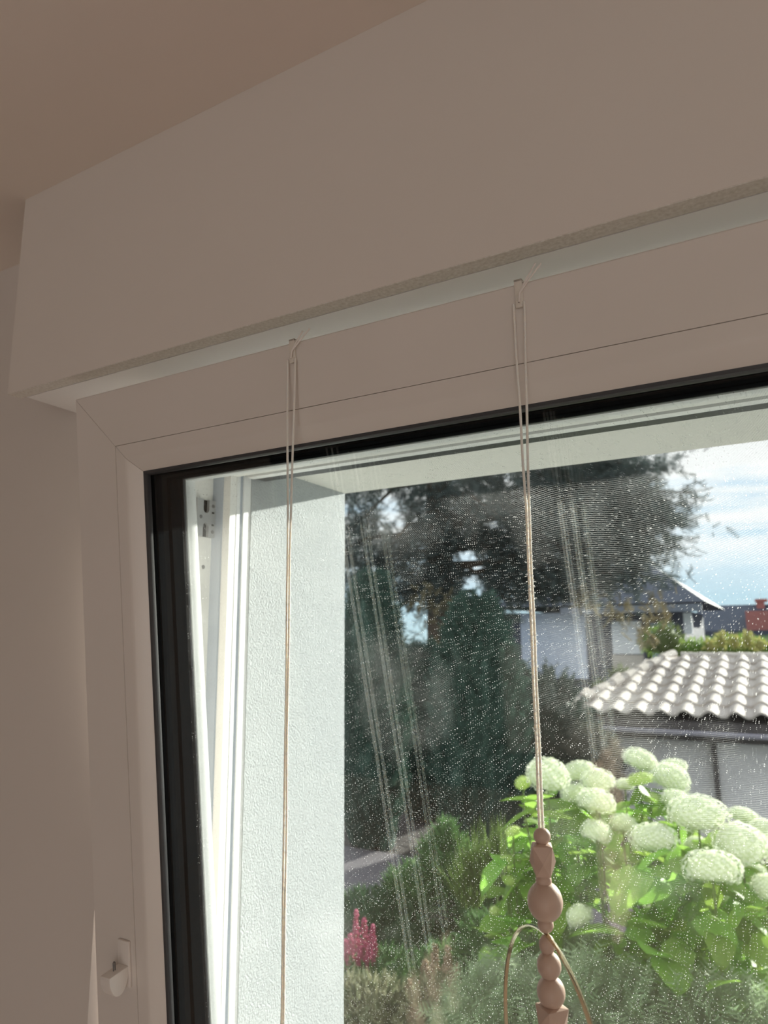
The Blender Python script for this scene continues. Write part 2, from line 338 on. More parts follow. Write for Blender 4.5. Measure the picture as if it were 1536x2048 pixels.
# strike plate on the left rebate
RX = XL+.0717
def on_rebate(px, py):
    r = ray(px, py); s = RX*U/r.x; return (r.y*s, EYE+r.z*s)
y0, zt = on_rebate(389, 998); y1, zb = on_rebate(425, 1074)
zt = on_rebate(405, 999)[1]; zb = on_rebate(405, 1074)[1]
sp = empty('strike_plate', (RX*U, (y0+y1)/2, (zt+zb)/2)); sp.parent = win; sp.matrix_parent_inverse = Matrix.Translation(-win.location)
hy, hz, tx = (y1-y0)/2, (zt-zb)/2, .0045
# plate outline with two open slots, in local (y,z)
def plate_outline():
    s = hy; pts = []
    def arc(cy, cz, r, a0, a1, n=8): return [(cy+r*math.cos(a0+(a1-a0)*i/n), cz+r*math.sin(a0+(a1-a0)*i/n)) for i in range(n+1)]
    w_ = .30*s; cx = -.08*s
    pts += [(-s, -hz), (cx-w_, -hz)] + arc(cx, -hz+.52*hz, w_, math.pi, 0) + [(cx+w_, -hz), (s, -hz), (s, hz), (cx+w_, hz)] + arc(cx, hz-.52*hz, w_, 0, -math.pi) + [(cx-w_, hz), (-s, hz)]
    return pts
bm = bmesh.new(); po = plate_outline()
A = [bm.verts.new((0.0002, a, b)) for a, b in po]; f0 = bm.faces.new(A)
ex = bmesh.ops.extrude_face_region(bm, geom=[f0]); bmesh.ops.translate(bm, verts=[v for v in ex['geom'] if isinstance(v, bmesh.types.BMVert)], vec=(tx, 0, 0))
bmesh.ops.triangulate(bm, faces=[f for f in bm.faces if len(f.verts) > 4])
fin('plate', bm, ZINC, sp)
bm = bmesh.new(); box(bm, (.0002, -hy*.5, -hz*.98), (.0012, hy*.3, -hz*.12)); box(bm, (.0002, -hy*.5, hz*.12), (.0012, hy*.3, hz*.98)); fin('slot_shadow_recess', bm, BLK, sp)
def screw(loc, r, parent, name='screw'):
    bm = bmesh.new(); g = bmesh.ops.create_cone(bm, cap_ends=True, segments=20, radius1=r, radius2=r*.85, depth=.0008)
    for ang in (0, 90):
        g = bmesh.ops.create_cube(bm, size=1)
        for v in g['verts']: v.co = Matrix.Rotation(R_(ang+20), 3, 'Z') @ Vector((v.co.x*r*1.1, v.co.y*r*.25, v.co.z*.0003+.00045))
    bmesh.ops.rotate(bm, verts=bm.verts, matrix=Matrix.Rotation(R_(90), 3, 'Y'))
    o = fin(name, bm, STEEL, parent); o.location = loc; return o
for a, b in ((.62, .70), (.62, -.70), (-.62, .02)): screw((tx+.0003, a*hy, b*hz), .0021, sp)
for b in (.33, -.33):
    bm = bmesh.new(); box(bm, (tx+.0001, .5*hy, b*hz-.0009), (tx+.0004, .74*hy, b*hz+.0009)); fin('square_hole', bm, BLK, sp)
yy, zz = on_rebate(406, 1134); o = screw((0, 0, 0), .0022, None, 'frame_screw'); o.location = (RX*U+.0006, yy, zz); wchild(o)
# white plug under the head
r = ray(538, 926); s = (.586-.1307)*U/r.z; pl = r*s
bm = bmesh.new(); bmesh.ops.create_cone(bm, cap_ends=True, segments=28, radius1=.0042, radius2=.0050, depth=.0012)
o = fin('cap_plug', bm, PVCO, None, smooth=True); o.location = (pl.x, pl.y, EYE+pl.z-.0007); wchild(o)

# ------------------------------------------------------------------ adhesive hook on the sash
def on_face(px, py, n=0.0):   # design-unit coords on the tilted sash face
    r = ray(px, py)
    nn = Vector((0, math.cos(TH), math.sin(TH))); p0 = P(0, YT, ZT)+nn*n*U
    s = (p0-Vector((0, 0, EYE))).dot(nn)/r.dot(nn); p = Vector((0, 0, EYE))+r*s
    q = p-P(0, YT, ZT); return Vector((q.x, 0, q.dot(Vector((0, -math.sin(TH), math.cos(TH))))))
hk = tag(empty('adhesive_hook'), 'small white plastic adhesive bracket with metal pin on the left sash stile', 'hook')
a = on_face(262, 1882); b = on_face(266, 1974)
hw, hh = .0132, (a.z-b.z); cx, cz = a.x-hw/2-.0005, (a.z+b.z)/2
hk.location = P(0, YT, ZT)+Matrix.Rotation(TH, 3, 'X') @ Vector((cx, 0, cz)); hk.rotation_euler = (TH, 0, 0)
bm = bmesh.new(); box(bm, (-hw/2, -.0024, -hh/2), (hw/2, -.0001, hh/2), .0005); fin('base_plate', bm, HOOKM, hk, True)
# rounded cup: half-disc side outline extruded along x
bm = bmesh.new(); prof = []
dep = .0185; top = -hh*.02
prof.append((0, top)); prof.append((-dep, top-.0005))
for i in range(0, 13):
    t_ = math.pi*(i/12); prof.append((-dep/2-dep/2*math.cos(t_)*1.0, top-.0035-math.sin(t_)*hh*.41))
A = [bm.verts.new((-hw*.42, y-.0024, z)) for y, z in prof]; B = [bm.verts.new((hw*.42, y-.0024, z)) for y, z in prof]
for k in range(len(prof)): bm.faces.new((A[k], A[(k+1) % len(prof)], B[(k+1) % len(prof)], B[k]))
bm.faces.new(A[::-1]); bm.faces.new(B)
bmesh.ops.bevel(bm, geom=[e_ for e_ in bm.edges], offset=.0003, segments=1, affect='EDGES')
cup = fin('cup', bm, HOOKM, hk, True)
bm = bmesh.new(); tube(bm, [(0, -.0125, top), (0, -.0125, top+.0062), (0, -.0118, top+.0070), (0, -.0108, top+.0062), (0, -.0108, top)], .00045, 6); fin('pin', bm, STEEL, cup, True)

# ------------------------------------------------------------------ hanging beads
def bead_sphere(bm, c, rx, rz, n=28):
    g = bmesh.ops.create_uvsphere(bm, u_segments=n, v_segments=20, radius=1)
    for v in g['verts']: 
        z = max(-.93, min(.93, v.co.z)); v.co = Vector((v.co.x*rx, v.co.y*rx, z*rz))+c
def bead_facet(bm, c, r, h, rot):
    # square top and bottom, eight triangular-ish facets turned against each other
    rows = []
    for z, rr, ph, n in ((h, r*.45, 0, 4), (h*.86, r*1.10, math.pi/4, 4), (-h*.12, r*1.06, 0, 4), (-h*.98, r*.80, math.pi/4, 4)):
        rows += [c+Vector((rr*math.cos(rot+ph+i*math.pi/2), rr*math.sin(rot+ph+i*math.pi/2), z)) for i in range(n)]
    vs = [bm.verts.new(p) for p in rows]; bmesh.ops.convex_hull(bm, input=vs)
    loose = [v for v in bm.verts if not v.link_faces]; bmesh.ops.delete(bm, geom=loose, context='VERTS')
def strand(name, label, clip_px, top_px, bead_list, Yh, hoop=False, x_hang=None, spread=(.0026, .0022), join=.42, ends=((0, 0), (0, 0))):
    """clip hooked over the sash top, doubled string, beads"""
    cp = on_face(*clip_px); root = tag(empty(name), label, 'hanging decoration', 'strings of wooden beads hung from the sash top')
    rootp = P(0, YT, ZT)+Matrix.Rotation(TH, 3, 'X') @ Vector((cp.x, 0, 0)); root.location = rootp
    cw = .0046/2+.0002
    # clip: front plate, top bridge over the sash, small hook
    bm = bmesh.new(); box(bm, (-cw, -.0019, -.0155), (cw, -.0002, .0021), .0003); box(bm, (-cw, -.0019, .0004), (cw, .0190, .0021), .0003)
    box(bm, (-cw, .0174, -.006), (cw, .0190, .0018), .0003)
    box(bm, (-cw*.8, -.0034, -.0160), (cw*.8, -.0018, -.0120), .0004)
    c = fin('clip', bm, CLIP, root, True); c.rotation_euler = (TH, 0, 0)
    hookp = Matrix.Rotation(TH, 3, 'X') @ Vector((0, -.0030, -.0135))
    Yw = Yh*U
    tp = at(*top_px, Yw)-rootp          # top of beads, local
    bm = bmesh.new(); zj = hookp.z*(1-join)+tp.z*join
    for sg in (-1, 1):
        pts = []
        n = 90
        for i in range(n+1):
            t_ = i/n; z = hookp.z+(tp.z-hookp.z)*t_
            cxx = hookp.x*(1-t_)+tp.x*t_; cyy = hookp.y*(1-t_)+tp.y*t_
            sep_ = spread[0]*max(0, 1-t_/join)**.9+.00082
            tw = math.sin(t_*30+1)*.00012
            pts.append((cxx+sg*sep_+tw, cyy+sg*.0002*math.sin(t_*21)-.0003, z))
        tube(bm, pts, .00078, 7)
        # ply twist is in the bump; tiny stray fibres
        for i in range(170):
            p = Vector(pts[random.randint(30, n)]); d = Vector((random.uniform(-1, 1), random.uniform(-.4, .4), random.uniform(-.6, .6))).normalized()
            q = p+d*random.uniform(.0009, .0022); q2 = q+Vector((random.uniform(-1, 1), 0, random.uniform(-1, 1)))*.0005
            tube(bm, [p, q, q2], .00008, 3)
    o = fin('string', bm, STRING, root, True, 60)
    # knot and loose ends
    bm = bmesh.new(); kp = Matrix.Rotation(TH, 3, 'X') @ Vector((cw*.55, -.0040, -.0075))
    for e_ in ends:
        q = on_face(*e_, -.008); q = Matrix.Rotation(TH, 3, 'X') @ Vector((q.x-cp.x, -.0032, q.z))
        mid = (kp+q)/2+Vector((-.0008, 0, -.0004)); tube(bm, [kp+Vector((-.0008, 0, -.006)), kp, mid, q], .00058, 6)
    fin('string_end', bm, HOOKM, root, True)
    z = tp.z
    for kind, (cxp, cyp), wpx, hpx, *rest in bead_list:
        p = at(cxp, cyp, Yw); dpt = (p-Vector((0, 0, EYE))).dot(fwd); rx = wpx*dpt/FPX/2; rz = hpx*dpt/FPX/2
        bm = bmesh.new()
        if kind == 's': bead_sphere(bm, Vector((0, 0, 0)), rx, rz)
        else: bead_facet(bm, Vector((0, 0, 0)), rx*.98, rz, rest[0])
        o = fin('bead', bm, WOOD, root, kind == 's', 80); o.location = p-rootp
        if kind != 's': o['label'] = 'faceted wooden bead'
    # thread through the beads
    bm = bmesh.new(); a_ = at(*bead_list[0][1], Yw)-rootp; b_ = at(*bead_list[-1][1], Yw)-rootp
    tube(bm, [a_+Vector((0, 0, .004)), b_], .0005, 6); fin('thread', bm, STRING, root)
    if hoop:
        p = at(1091, 1868, Yw)-rootp; rr = .17*U; h_ = Vector((math.cos(R_(130)), math.sin(R_(130)), 0)); nrm = h_.cross(Vector((0, 0, 1)))
        c_ = p-Vector((0, 0, rr)); bm = bmesh.new(); ring = []
        for i in range(96):
            a_ = 2*math.pi*i/96; rad = Vector((0, 0, 1))*math.cos(a_)+h_*math.sin(a_)
            ring.append([bm.verts.new(c_+rad*(rr+dr)+nrm*dn) for dr, dn in ((-.0005, -.0009), (.0004, -.0011), (.0007, 0), (.0004, .0011), (-.0005, .0009))])
        for i in range(96):
            A, B = ring[i], ring[(i+1) % 96]
            for k in range(5): bm.faces.new((A[k], A[(k+1) % 5], B[(k+1) % 5], B[k]))
        o = fin('brass_hoop', bm, GOLD, root, True, 50); o['label'] = 'thin brass hoop tied between the beads'
    return root
seqR = [('s', (1084, 1672), 34, 32), ('f', (1085, 1718), 50, 62, .35), ('s', (1087, 1760), 32, 31), ('s', (1090, 1803), 70, 76), ('s', (1091, 1849), 32, 32),
        ('s', (1094, 1889), 32, 38), ('s', (1098, 1931), 48, 52), ('s', (1102, 1984), 56, 60), ('f', (1105, 2042), 62, 62, .9), ('s', (1108, 2089), 34, 34), ('s', (1111, 2135), 60, 62), ('s', (1114, 2184), 34, 34)]
strand('bead_strand', 'right bead string with round and faceted beads and a brass hoop', (1038, 577), (1083, 1658), seqR, .994, True, ends=((1071, 527), (1082, 527)))
seqL = [('s', (564, 2270), 30, 29), ('f', (563, 2311), 44, 54, .2), ('s', (563, 2351), 28, 28), ('s', (562, 2391), 58, 60), ('s', (561, 2434), 28, 28), ('s', (560, 2469), 40, 42), ('s', (559, 2515), 48, 50)]
strand('bead_strand', 'left bead string whose plain doubled cord runs down past the frame bottom', (587, 700), (563, 2255), seqL, .994, False, join=.30, ends=((606, 662), (620, 657)))
# ------------------------------------------------------------------ garden
GZ = -0.05
KS = .72      # reflectance scale of the sunlit planting
_mat = mat
def mat(name, col, *a_, **k_):
    if any(t in name for t in ('leaf', 'stem', 'feathery', 'foliage', 'plume', 'blade')):
        col = tuple(c*KS for c in col[:3])
        if k_.get('var'): k_['var'] = tuple(c*KS for c in k_['var'][:3])
    return _mat(name, col, *a_, **k_)
def G(x, y, z=GZ): return (x, y, z)
TREE = mat('conifer_foliage', (.05, .075, .07), .8, var=(.12, .155, .145), vscale=3, transl=.25)
TREEB = mat('dry_foliage', (.30, .25, .14), .8, transl=.3)
THUJA = mat('thuja_foliage', (.055, .12, .09), .8, var=(.12, .21, .16), vscale=4, transl=.2)
BARK = mat('bark', (.12, .085, .06), .9, bump=1, bscale=30, bdist=.02)
LEAF = mat('hydrangea_leaf', (.36, .64, .11), .5, var=(.48, .76, .14), vscale=12, transl=.62, objvar=.25)
STEM = mat('green_stem', (.20, .30, .07), .6, transl=.2)
FLOR = mat('white_floret', (.86, .90, .70), .8, var=(.93, .94, .84), vscale=60, transl=.4)
LIMEF = mat('lime_floret', (.55, .70, .22), .8, var=(.68, .78, .34), vscale=60, transl=.4)
CORE = mat('flower_head_core', (.60, .68, .42), .9)
FERN = mat('feathery_foliage', (.36, .50, .28), .7, var=(.52, .64, .40), vscale=6, transl=.4)
SHRUB = mat('shrub_foliage', (.09, .20, .065), .7, var=(.16, .30, .10), vscale=5, transl=.35)
LIMEB = mat('bright_bush_foliage', (.30, .45, .06), .6, var=(.18, .34, .05), vscale=4, transl=.5)
TEAL = mat('dark_yew_foliage', (.03, .07, .055), .8, var=(.05, .10, .07), vscale=5, transl=.2)
PINK = mat('pink_plume', (1.0, .20, .40), .8, var=(1.0, .32, .48), vscale=30, transl=.4)
FADED = mat('faded_plume', (.45, .32, .22), .9, var=(.55, .45, .30), vscale=30, transl=.3)
SOIL = mat('garden_soil', (.05, .042, .042), .95, var=(.08, .07, .065), vscale=3, bump=1, bscale=12, bdist=.03)
PATH = mat('grey_gravel_path', (.19, .175, .19), .9, var=(.15, .135, .15), vscale=30, bump=.6, bscale=60, bdist=.01)
TILE = mat('sandstone_roof_tile', (.68, .61, .55), .8, var=(.56, .495, .44), vscale=14, objvar=.12, bump=.3, bscale=60, bdist=.004)
DARKW = mat('dark_fascia', (.10, .085, .085), .7)
GUT = mat('lilac_grey_gutter', (.48, .45, .52), .4)
GWALL = mat('garage_render', (.86, .83, .84), .9, bump=.3, bscale=40, bdist=.003)
HW = mat('pale_house_wall', (.56, .62, .76), .9)
HW2 = mat('pale_blind', (.78, .80, .84), .8)
HD = mat('dark_cladding', (.055, .065, .10), .8)
SLATE = mat('slate_roof', (.045, .06, .095), .6, var=(.07, .085, .12), vscale=3)
BRICKR = mat('red_brick', (.42, .16, .14), .9)
BEIGE = mat('beige_sill_panel', (.55, .50, .45), .9)
GLASSD = mat('dark_window_glass', (.03, .04, .06), .1)

struct(boxes('ground', [((-40, .80, -.4), (40, 70, GZ))], SOIL), 'garden soil')
struct(boxes('bounce_slab', [((-5, .80, GZ), (6, 2.0, GZ+.02))], mat('pale_bounce_slab', (.66, .63, .58), .9, var=(.58, .56, .52), vscale=4)), 'unseen pale slab added below the window to bounce sunlight up')  # out of view, added to throw sunlight up at soffit and box underside
struct(boxes('garden_path', [((-9, 4.55, GZ), (-.9, 6.25, GZ+.03))], PATH), 'grey garden path between the plants and the conifers')

def rnd(n, lo, hi): return RNG.uniform(lo, hi, n)
# templates -------------------------------------------------------
def tpl_spray(n=9, l=.42, w=.10, droop=.35):
    V, F = [], []
    def tri(a, b, c): k = len(V); V.extend([a, b, c]); F.append((k, k+1, k+2))
    tri((-.015, 0, 0), (.015, 0, 0), (0, -droop, 1))
    for i in range(n):
        t = .08+.9*i/n; y = -droop*t*t; ll = l*(1-.7*t)+.06
        for s in (-1, 1):
            jx = .05*math.sin(i*3.1+s)
            tri((0, y, t-w*.5), (0, y, t+w*.5), (s*ll, y-.12+jx, t+ll*.75))
    return np.array(V, float), np.array(F)
SPRT = None
def tpl_leaf(w=.42, fold=.10, bend=.25, nseg=5):
    V, F = [], []
    rows = []
    for i in range(nseg+1):
        t = i/nseg; ww = w*math.sin(math.pi*min(1, t**.8))**.75*(1 if i % 2 else .94) if 0 < i < nseg else 0
        y = -bend*t*t
        rows.append((len(V), len(V)+1, len(V)+2)); V += [(-ww, y+fold*ww*2, t), (0, y, t), (ww, y+fold*ww*2, t)]
    for A, B in zip(rows, rows[1:]): F += [(A[0], A[1], B[1]), (A[0], B[1], B[0]), (A[1], A[2], B[2]), (A[1], B[2], B[1])]
    return np.array(V, float), np.array(F)
def tpl_blade(): # simple narrow leaf
    return np.array([(-.09, 0, .35), (0, 0, 0), (.09, 0, .35), (0, -.08, 1)], float), np.array([(0, 1, 2), (0, 2, 3)])
SPR = tpl_spray(9, .30, .055, .35); SPR2 = tpl_spray(7, .30, .09, .1); BL = tpl_blade(); FRN = tpl_spray(8, .34, .05, .15)
def ellipsoid_pts(n, c, r, shell=.55):
    d = RNG.normal(size=(n, 3)); d /= np.linalg.norm(d, axis=1, keepdims=True)
    rad = (shell**3+(1-shell**3)*RNG.random((n, 1)))**(1/3)
    return np.array(c)+d*rad*np.array(r), d
def blob(bm, c, r, sub=3, amp=.12, seed=0):
    g = bmesh.ops.create_icosphere(bm, subdivisions=sub, radius=1)
    from mathutils import noise
    for v in g['verts']:
        k = 1+amp*noise.noise(v.co*2.2+Vector((seed, seed*.7, 0)))*2; v.co = Vector((v.co.x*r[0]*k, v.co.y*r[1]*k, v.co.z*r[2]*k))+Vector(c)
def stems(bm, base, tops, r0=.012, r1=.005, n=6):
    for t in tops:
        b = Vector(base)+Vector((random.uniform(-.12, .12), random.uniform(-.08, .08), 0)); t = Vector(t)
        m = b.lerp(t, .5)+Vector((random.uniform(-.05, .05), random.uniform(-.05, .05), .05)); tube(bm, [b, m, t], r0, n, rads=[r0, (r0+r1)/2, r1])

# big dark conifer -------------------------------------------------
TY = 9.0
tree = tag(empty('conifer_tree'), 'huge dark conifer with drooping ragged branches against the sky', 'tree')
tb = at(860, 1300, TY); tree.location = (tb.x, TY+.3, GZ)
org = np.array(tree.location)
trunk_top = Vector((0, 0, 7)); bm = bmesh.new(); tube(bm, [(0, 0, 0), (.05, 0, 2), (0, .05, 4), (.05, 0, 7)], .2, 10, rads=[.26, .22, .18, .06]); fin('trunk', bm, BARK, tree, True)
# branch tips given by where the photograph shows the crown's edge
tips = [(1385, 985, -.2), (1365, 1045, .3), (1345, 1095, 0), (1310, 1010, -.4), (1330, 940, .4), (1270, 930, 0), (1290, 1130, .2), (1230, 1150, -.3), (1200, 1185, .2),
        (1150, 1180, -.3), (1100, 1190, .2), (1250, 1060, -.5), (1200, 980, .2), (1130, 1060, -.5), (1110, 930, 0), (1060, 1150, .3), (1000, 1180, 0), (1010, 1040, -.6), (960, 960, .2),
        (900, 1200, .2), (860, 1080, -.5), (820, 1190, .1), (830, 940, 0), (760, 1120, -.3), (740, 1180, .2), (710, 1050, 0), (700, 960, .2), (660, 1120, .3), (640, 1010, 0), (600, 1150, 0), (1320, 1160, .1), (1180, 1100, .3), (1080, 1110, .4), (1010, 1240, .4),
        (1260, 860, .1), (1160, 850, 0), (1050, 840, .1), (940, 850, .3), (820, 850, .2), (700, 860, .1), (1300, 1085, -.5)]
holes = [(775, 1000, 16), (782, 1025, 13), (800, 1052, 13), (925, 1110, 17), (945, 1128, 15), (938, 1172, 20), (980, 1040, 10), (1335, 965, 22)]
pos, dr, sc_ = [], [], []; bmb = bmesh.new()
for i, (px, py, dy) in enumerate(tips):
    tip = np.array(at(px, py, TY+dy)); st = np.array((org[0], org[1], tip[2]+random.uniform(.1, .6)))
    n = 330
    mid = (tip+st)/2+np.array((0, 0, .25))
    tube(bmb, [Vector(st-org), Vector(mid-org), Vector(tip-org)], .03, 5, rads=[.05, .03, .008])
    t = RNG.random(n)**.7
    p = ((1-t)**2)[:, None]*st+(2*t*(1-t))[:, None]*mid+(t*t)[:, None]*tip
    spread = (.36*(1-t)+.07)[:, None]
    d = (tip-st)/np.linalg.norm(tip-st)
    pos.append(p+RNG.normal(size=(n, 3))*spread*np.array((1, 1.2, .8))); dr.append(d[None]*.9+RNG.normal(size=(n, 3))*.55+np.array((0, 0, -.35))); sc_.append(rnd(n, .09, .22))
# inner mass
n = 7500; p = np.array([np.array(at(random.uniform(560, 1215), random.uniform(760, 1195), TY+random.uniform(-.5, 1.6))) for _ in range(n)]); pos.append(p); dr.append(RNG.normal(size=(n, 3))+np.array((.3, 0, -.5))); sc_.append(rnd(n, .14, .30))
n = 3800; p = np.array([np.array(at(random.gauss(1225, 62), random.gauss(1020, 62), TY+random.uniform(-.5, 1.2))) for _ in range(n)]); pos.append(p); dr.append(RNG.normal(size=(n, 3))+np.array((.8, 0, -.5))); sc_.append(rnd(n, .10, .24))
pos = np.concatenate(pos); dr = np.concatenate(dr); sc_ = np.concatenate(sc_)
Mr = np.array([list(rt), list(up), list(fwd)]); c = (pos-np.array((0, 0, EYE)))@Mr.T; pxs = 768+FPX*c[:, 0]/c[:, 2]; pys = 1024-FPX*c[:, 1]/c[:, 2]
keep = np.ones(len(pos), bool)
for hx, hy_, hr in holes: keep &= np.hypot(pxs-hx, pys-hy_) > hr+5
V, F = scatter(*SPR, (pos-org)[keep], dr[keep], sc_[keep]); npmesh('foliage', V, F, TREE, tree, kind='stuff')
fin('branch', bmb, BARK, tree, True)
# dry twig sprays low in the crown
pos = []; 
for (px, py, r_) in ((870, 1225, 40), (845, 1190, 30), (900, 1215, 26), (880, 1310, 30), (1310, 1210, 40), (1240, 1215, 30), (1290, 1260, 25), (1170, 1200, 20)):
    for _ in range(26): pos.append(list(at(px+random.gauss(0, r_*.6), py+random.gauss(0, r_*.7), TY-.9 if px < 1000 else TY-.3)))
pos = np.array(pos); V, F = scatter(*SPR2, pos-org, RNG.normal(size=(len(pos), 3))+np.array((0, 0, -1.0)), rnd(len(pos), .10, .2)); o = npmesh('dry_foliage', V, F, TREEB, tree, kind='stuff'); o['label'] = 'brown dried twig sprays'

# columnar conifers -------------------------------------------------
def column(px, ytop, ybase, wpx, Y, label, dens=1.0, m=None, name='columnar_conifer', cat_='conifer', grp='columnar conifers behind the path'):
    b = at(px, ybase, Y); t = at(px, ytop, Y); h = t.z-GZ; r = wpx*(b-Vector((0, 0, EYE))).dot(fwd)/FPX/2
    root = tag(empty(name, (b.x, Y, GZ)), label, cat_, grp)
    bm = bmesh.new(); blob(bm, (0, 0, h*.47), (r*.78, r*.78, h*.47), 4, .18, px*.1); fin('inner_foliage', bm, m or THUJA, root, True, 180)
    bm = bmesh.new(); tube(bm, [(0, 0, 0), (0, 0, h*.5)], .06, 8); fin('trunk', bm, BARK, root)
    n = int(3200*dens*(h*r)/1.2); u = RNG.random(n); a = RNG.random(n)*2*math.pi
    pr = np.clip(np.sin(np.pi*(u*.93+.05))**.55, 0, 1)*r*rnd(n, .72, 1.0)
    pos = np.stack([pr*np.cos(a), pr*np.sin(a), u*h*.97], 1); d = np.stack([np.cos(a)*.45, np.sin(a)*.45, np.full(n, 1.0)], 1)+RNG.normal(size=(n, 3))*.18
    V, F = scatter(*SPR2, pos, d, rnd(n, .10, .20)); npmesh('foliage', V, F, m or THUJA, root, kind='stuff'); return root
column(745, 1150, 1672, 150, 6.4, 'columnar conifer nearest the white reveal')
column(850, 1290, 1640, 130, 7.6, 'shorter columnar conifer behind the gap between the two tall ones')
column(965, 1195, 1680, 190, 6.2, 'broad columnar conifer in the middle of the view behind the path')
column(1046, 1335, 1630, 84, 7.7, 'columnar conifer just right of the beaded cord, before the blue house wall')
# yew beside garage
def bush(name, label, cat_, clusters, m, tpl, n, s, Y, grp=None, core=True, updir=.6, base_px=None, shell=.6):
    """clusters: (px, py, rx_px, ry_px)"""
    cx = sum(c[0] for c in clusters)/len(clusters); b = at(cx, clusters[0][1], Y); root = tag(empty(name, (b.x, Y, GZ)), label, cat_, grp)
    parts = []; bm = bmesh.new(); tops = []
    tot = sum(c[2]*c[3] for c in clusters)
    for k, c in enumerate(clusters):
        Yc = c[4] if len(c) > 4 else Y
        p = at(c[0], c[1], Yc); dpt = (p-Vector((0, 0, EYE))).dot(fwd); rx = c[2]*dpt/FPX; rz = c[3]*dpt/FPX
        q = p-root.location; rz = min(rz, q.z) if q.z > .05 else rz; tops.append(q)
        nn = max(20, int(n*c[2]*c[3]/tot)); pos, d = ellipsoid_pts(nn, q, (rx, min(rx, .9)*.9, rz), shell)
        ok = pos[:, 2] > 0.005; pos, d = pos[ok], d[ok]; nn = len(pos)
        parts.append(scatter(*tpl, pos, d*.8+RNG.normal(size=(nn, 3))*.45+np.array((0, 0, updir)), rnd(nn, s*.6, s*1.3)))
        if core: blob(bm, q, (rx*.72, min(rx, .9)*.66, rz*.72), 3, .2, k)
    V, F = cat(parts); npmesh('foliage', V, F, m, root, kind='stuff')
    if core: fin('inner_foliage', bm, m, root, True, 180)
    else: bm.free()
    bm = bmesh.new(); stems(bm, (0, 0, 0), tops); fin('stem', bm, STEM, root); return root
bush('yew_bush', 'dark blue-green yew left of the tiled garage', 'shrub', [(1105, 1440, 55, 90), (1150, 1500, 60, 60), (1120, 1560, 60, 60)], TEAL, SPR2, 900, .16, 7.2)
bush('climbing_shrub', 'grey-brown shrub against the left end of the garage wall', 'shrub', [(1185, 1510, 45, 45), (1215, 1560, 40, 45)], mat('grey_shrub_foliage', (.20, .19, .15), .9, var=(.12, .13, .10), vscale=6, transl=.3), SPR2, 420, .13, 6.9)
bush('bright_bush', 'low yellow-green bush above the garage ridge', 'bush', [(1390, 1300, 60, 22), (1310, 1285, 30, 26), (1470, 1295, 60, 22), (1540, 1300, 40, 20)], LIMEB, BL, 2600, .11, 15.2)
bush('panicle_bush', 'bush with pale yellow upright flower panicles beyond the garage roof', 'bush', [(1443, 1282, 9, 17), (1470, 1285, 9, 15), (1496, 1282, 9, 17), (1420, 1292, 10, 12), (1520, 1290, 10, 12)], mat('panicle_foliage', (.58, .56, .20), .7, transl=.4), BL, 700, .09, 14.3)
bush('olive_bush', 'olive green bush rising behind the left slope of the roof', 'bush', [(1330, 1280, 34, 34), (1240, 1350, 24, 18), (1200, 1370, 18, 12)], mat('olive_foliage', (.22, .28, .10), .8, transl=.35), BL, 900, .10, 14.4)

# houses ------------------------------------------------------------
def slab(name, px0, py0, px1, py1, Y, dep, m, root):
    a = at(px0, py0, Y); b = at(px1, py1, Y); bm = bmesh.new(); q = root.location
    box(bm, Vector((min(a.x, b.x), Y, min(a.z, b.z)))-q, Vector((max(a.x, b.x), Y+dep, max(a.z, b.z)))-q); return fin(name, bm, m, root)
HY = 18.0
b = at(1200, 1300, HY); house = tag(empty('neighbour_house', (b.x, HY, GZ)), 'pale blue-white neighbouring house with dark hipped roof left of the sky', 'house')
def hs(n, x0, y0, x1, y1, dy, dep, m): return slab(n, x0, y0, x1, y1, HY+dy, dep, m, house)
hs('wall', 1000, 1228, 1400, 1640, .3, 5, HD)
hs('wall_panel', 1040, 1228, 1176, 1358, .15, .14, HW)
fr_ = hs('window', 1216, 1238, 1296, 1340, .12, .17, HD); 
hs('window_blind', 1222, 1243, 1286, 1308, .05, .06, HW2).parent = fr_; hs('window_sill_panel', 1224, 1310, 1288, 1340, .05, .06, BEIGE).parent = fr_
hs('wall_panel', 1300, 1246, 1356, 1345, .15, .14, mat('grey_blue_wall', (.30, .37, .46), .9))
hs('corner_post', 1366, 1226, 1386, 1268, .05, .1, HW2); hs('fascia_board', 1120, 1215, 1404, 1222, -.5, .08, mat('grey_fascia', (.20, .22, .27), .6))
# hipped roof
e0 = at(980, 1214, HY-.5); e1 = at(1412, 1214, HY-.5); rx_ = at(1300, 1152, HY+2.6); q = house.location
bm = bmesh.new(); zE = e0.z-.02; zR = rx_.z+.35; vs = [bm.verts.new(Vector(v)-q) for v in ((e0.x, HY-.5, zE), (e1.x, HY-.5, zE), (e1.x, HY+6, zE), (e0.x, HY+6, zE), (e0.x+1.5, HY+2.6, zR), (rx_.x, HY+2.6, zR))]
for f in ((0, 1, 5, 4), (1, 2, 5), (2, 3, 4, 5), (3, 0, 4), (0, 3, 2, 1)): bm.faces.new([vs[i] for i in f])
fin('roof', bm, SLATE, house)
FY = 30.0; b = at(1480, 1260, FY); fh = tag(empty('distant_house', (b.x, FY, GZ)), 'distant dark blue roofed house with red brick chimney at right horizon', 'house')
slab('wall', 1385, 1262, 1640, 1420, FY+.3, 5, HD, fh)
a0 = at(1360, 1290, FY-.4); a1 = at(1660, 1290, FY-.4); r0 = at(1400, 1212, FY+3); r1 = at(1640, 1212, FY+3); q = fh.location
bm = bmesh.new(); vs = [bm.verts.new(Vector(v)-q) for v in ((a0.x, FY-.4, a0.z), (a1.x, FY-.4, a0.z), (a1.x, FY+6.4, a0.z), (a0.x, FY+6.4, a0.z), (r0.x, FY+3, r0.z), (r1.x, FY+3, r0.z))]
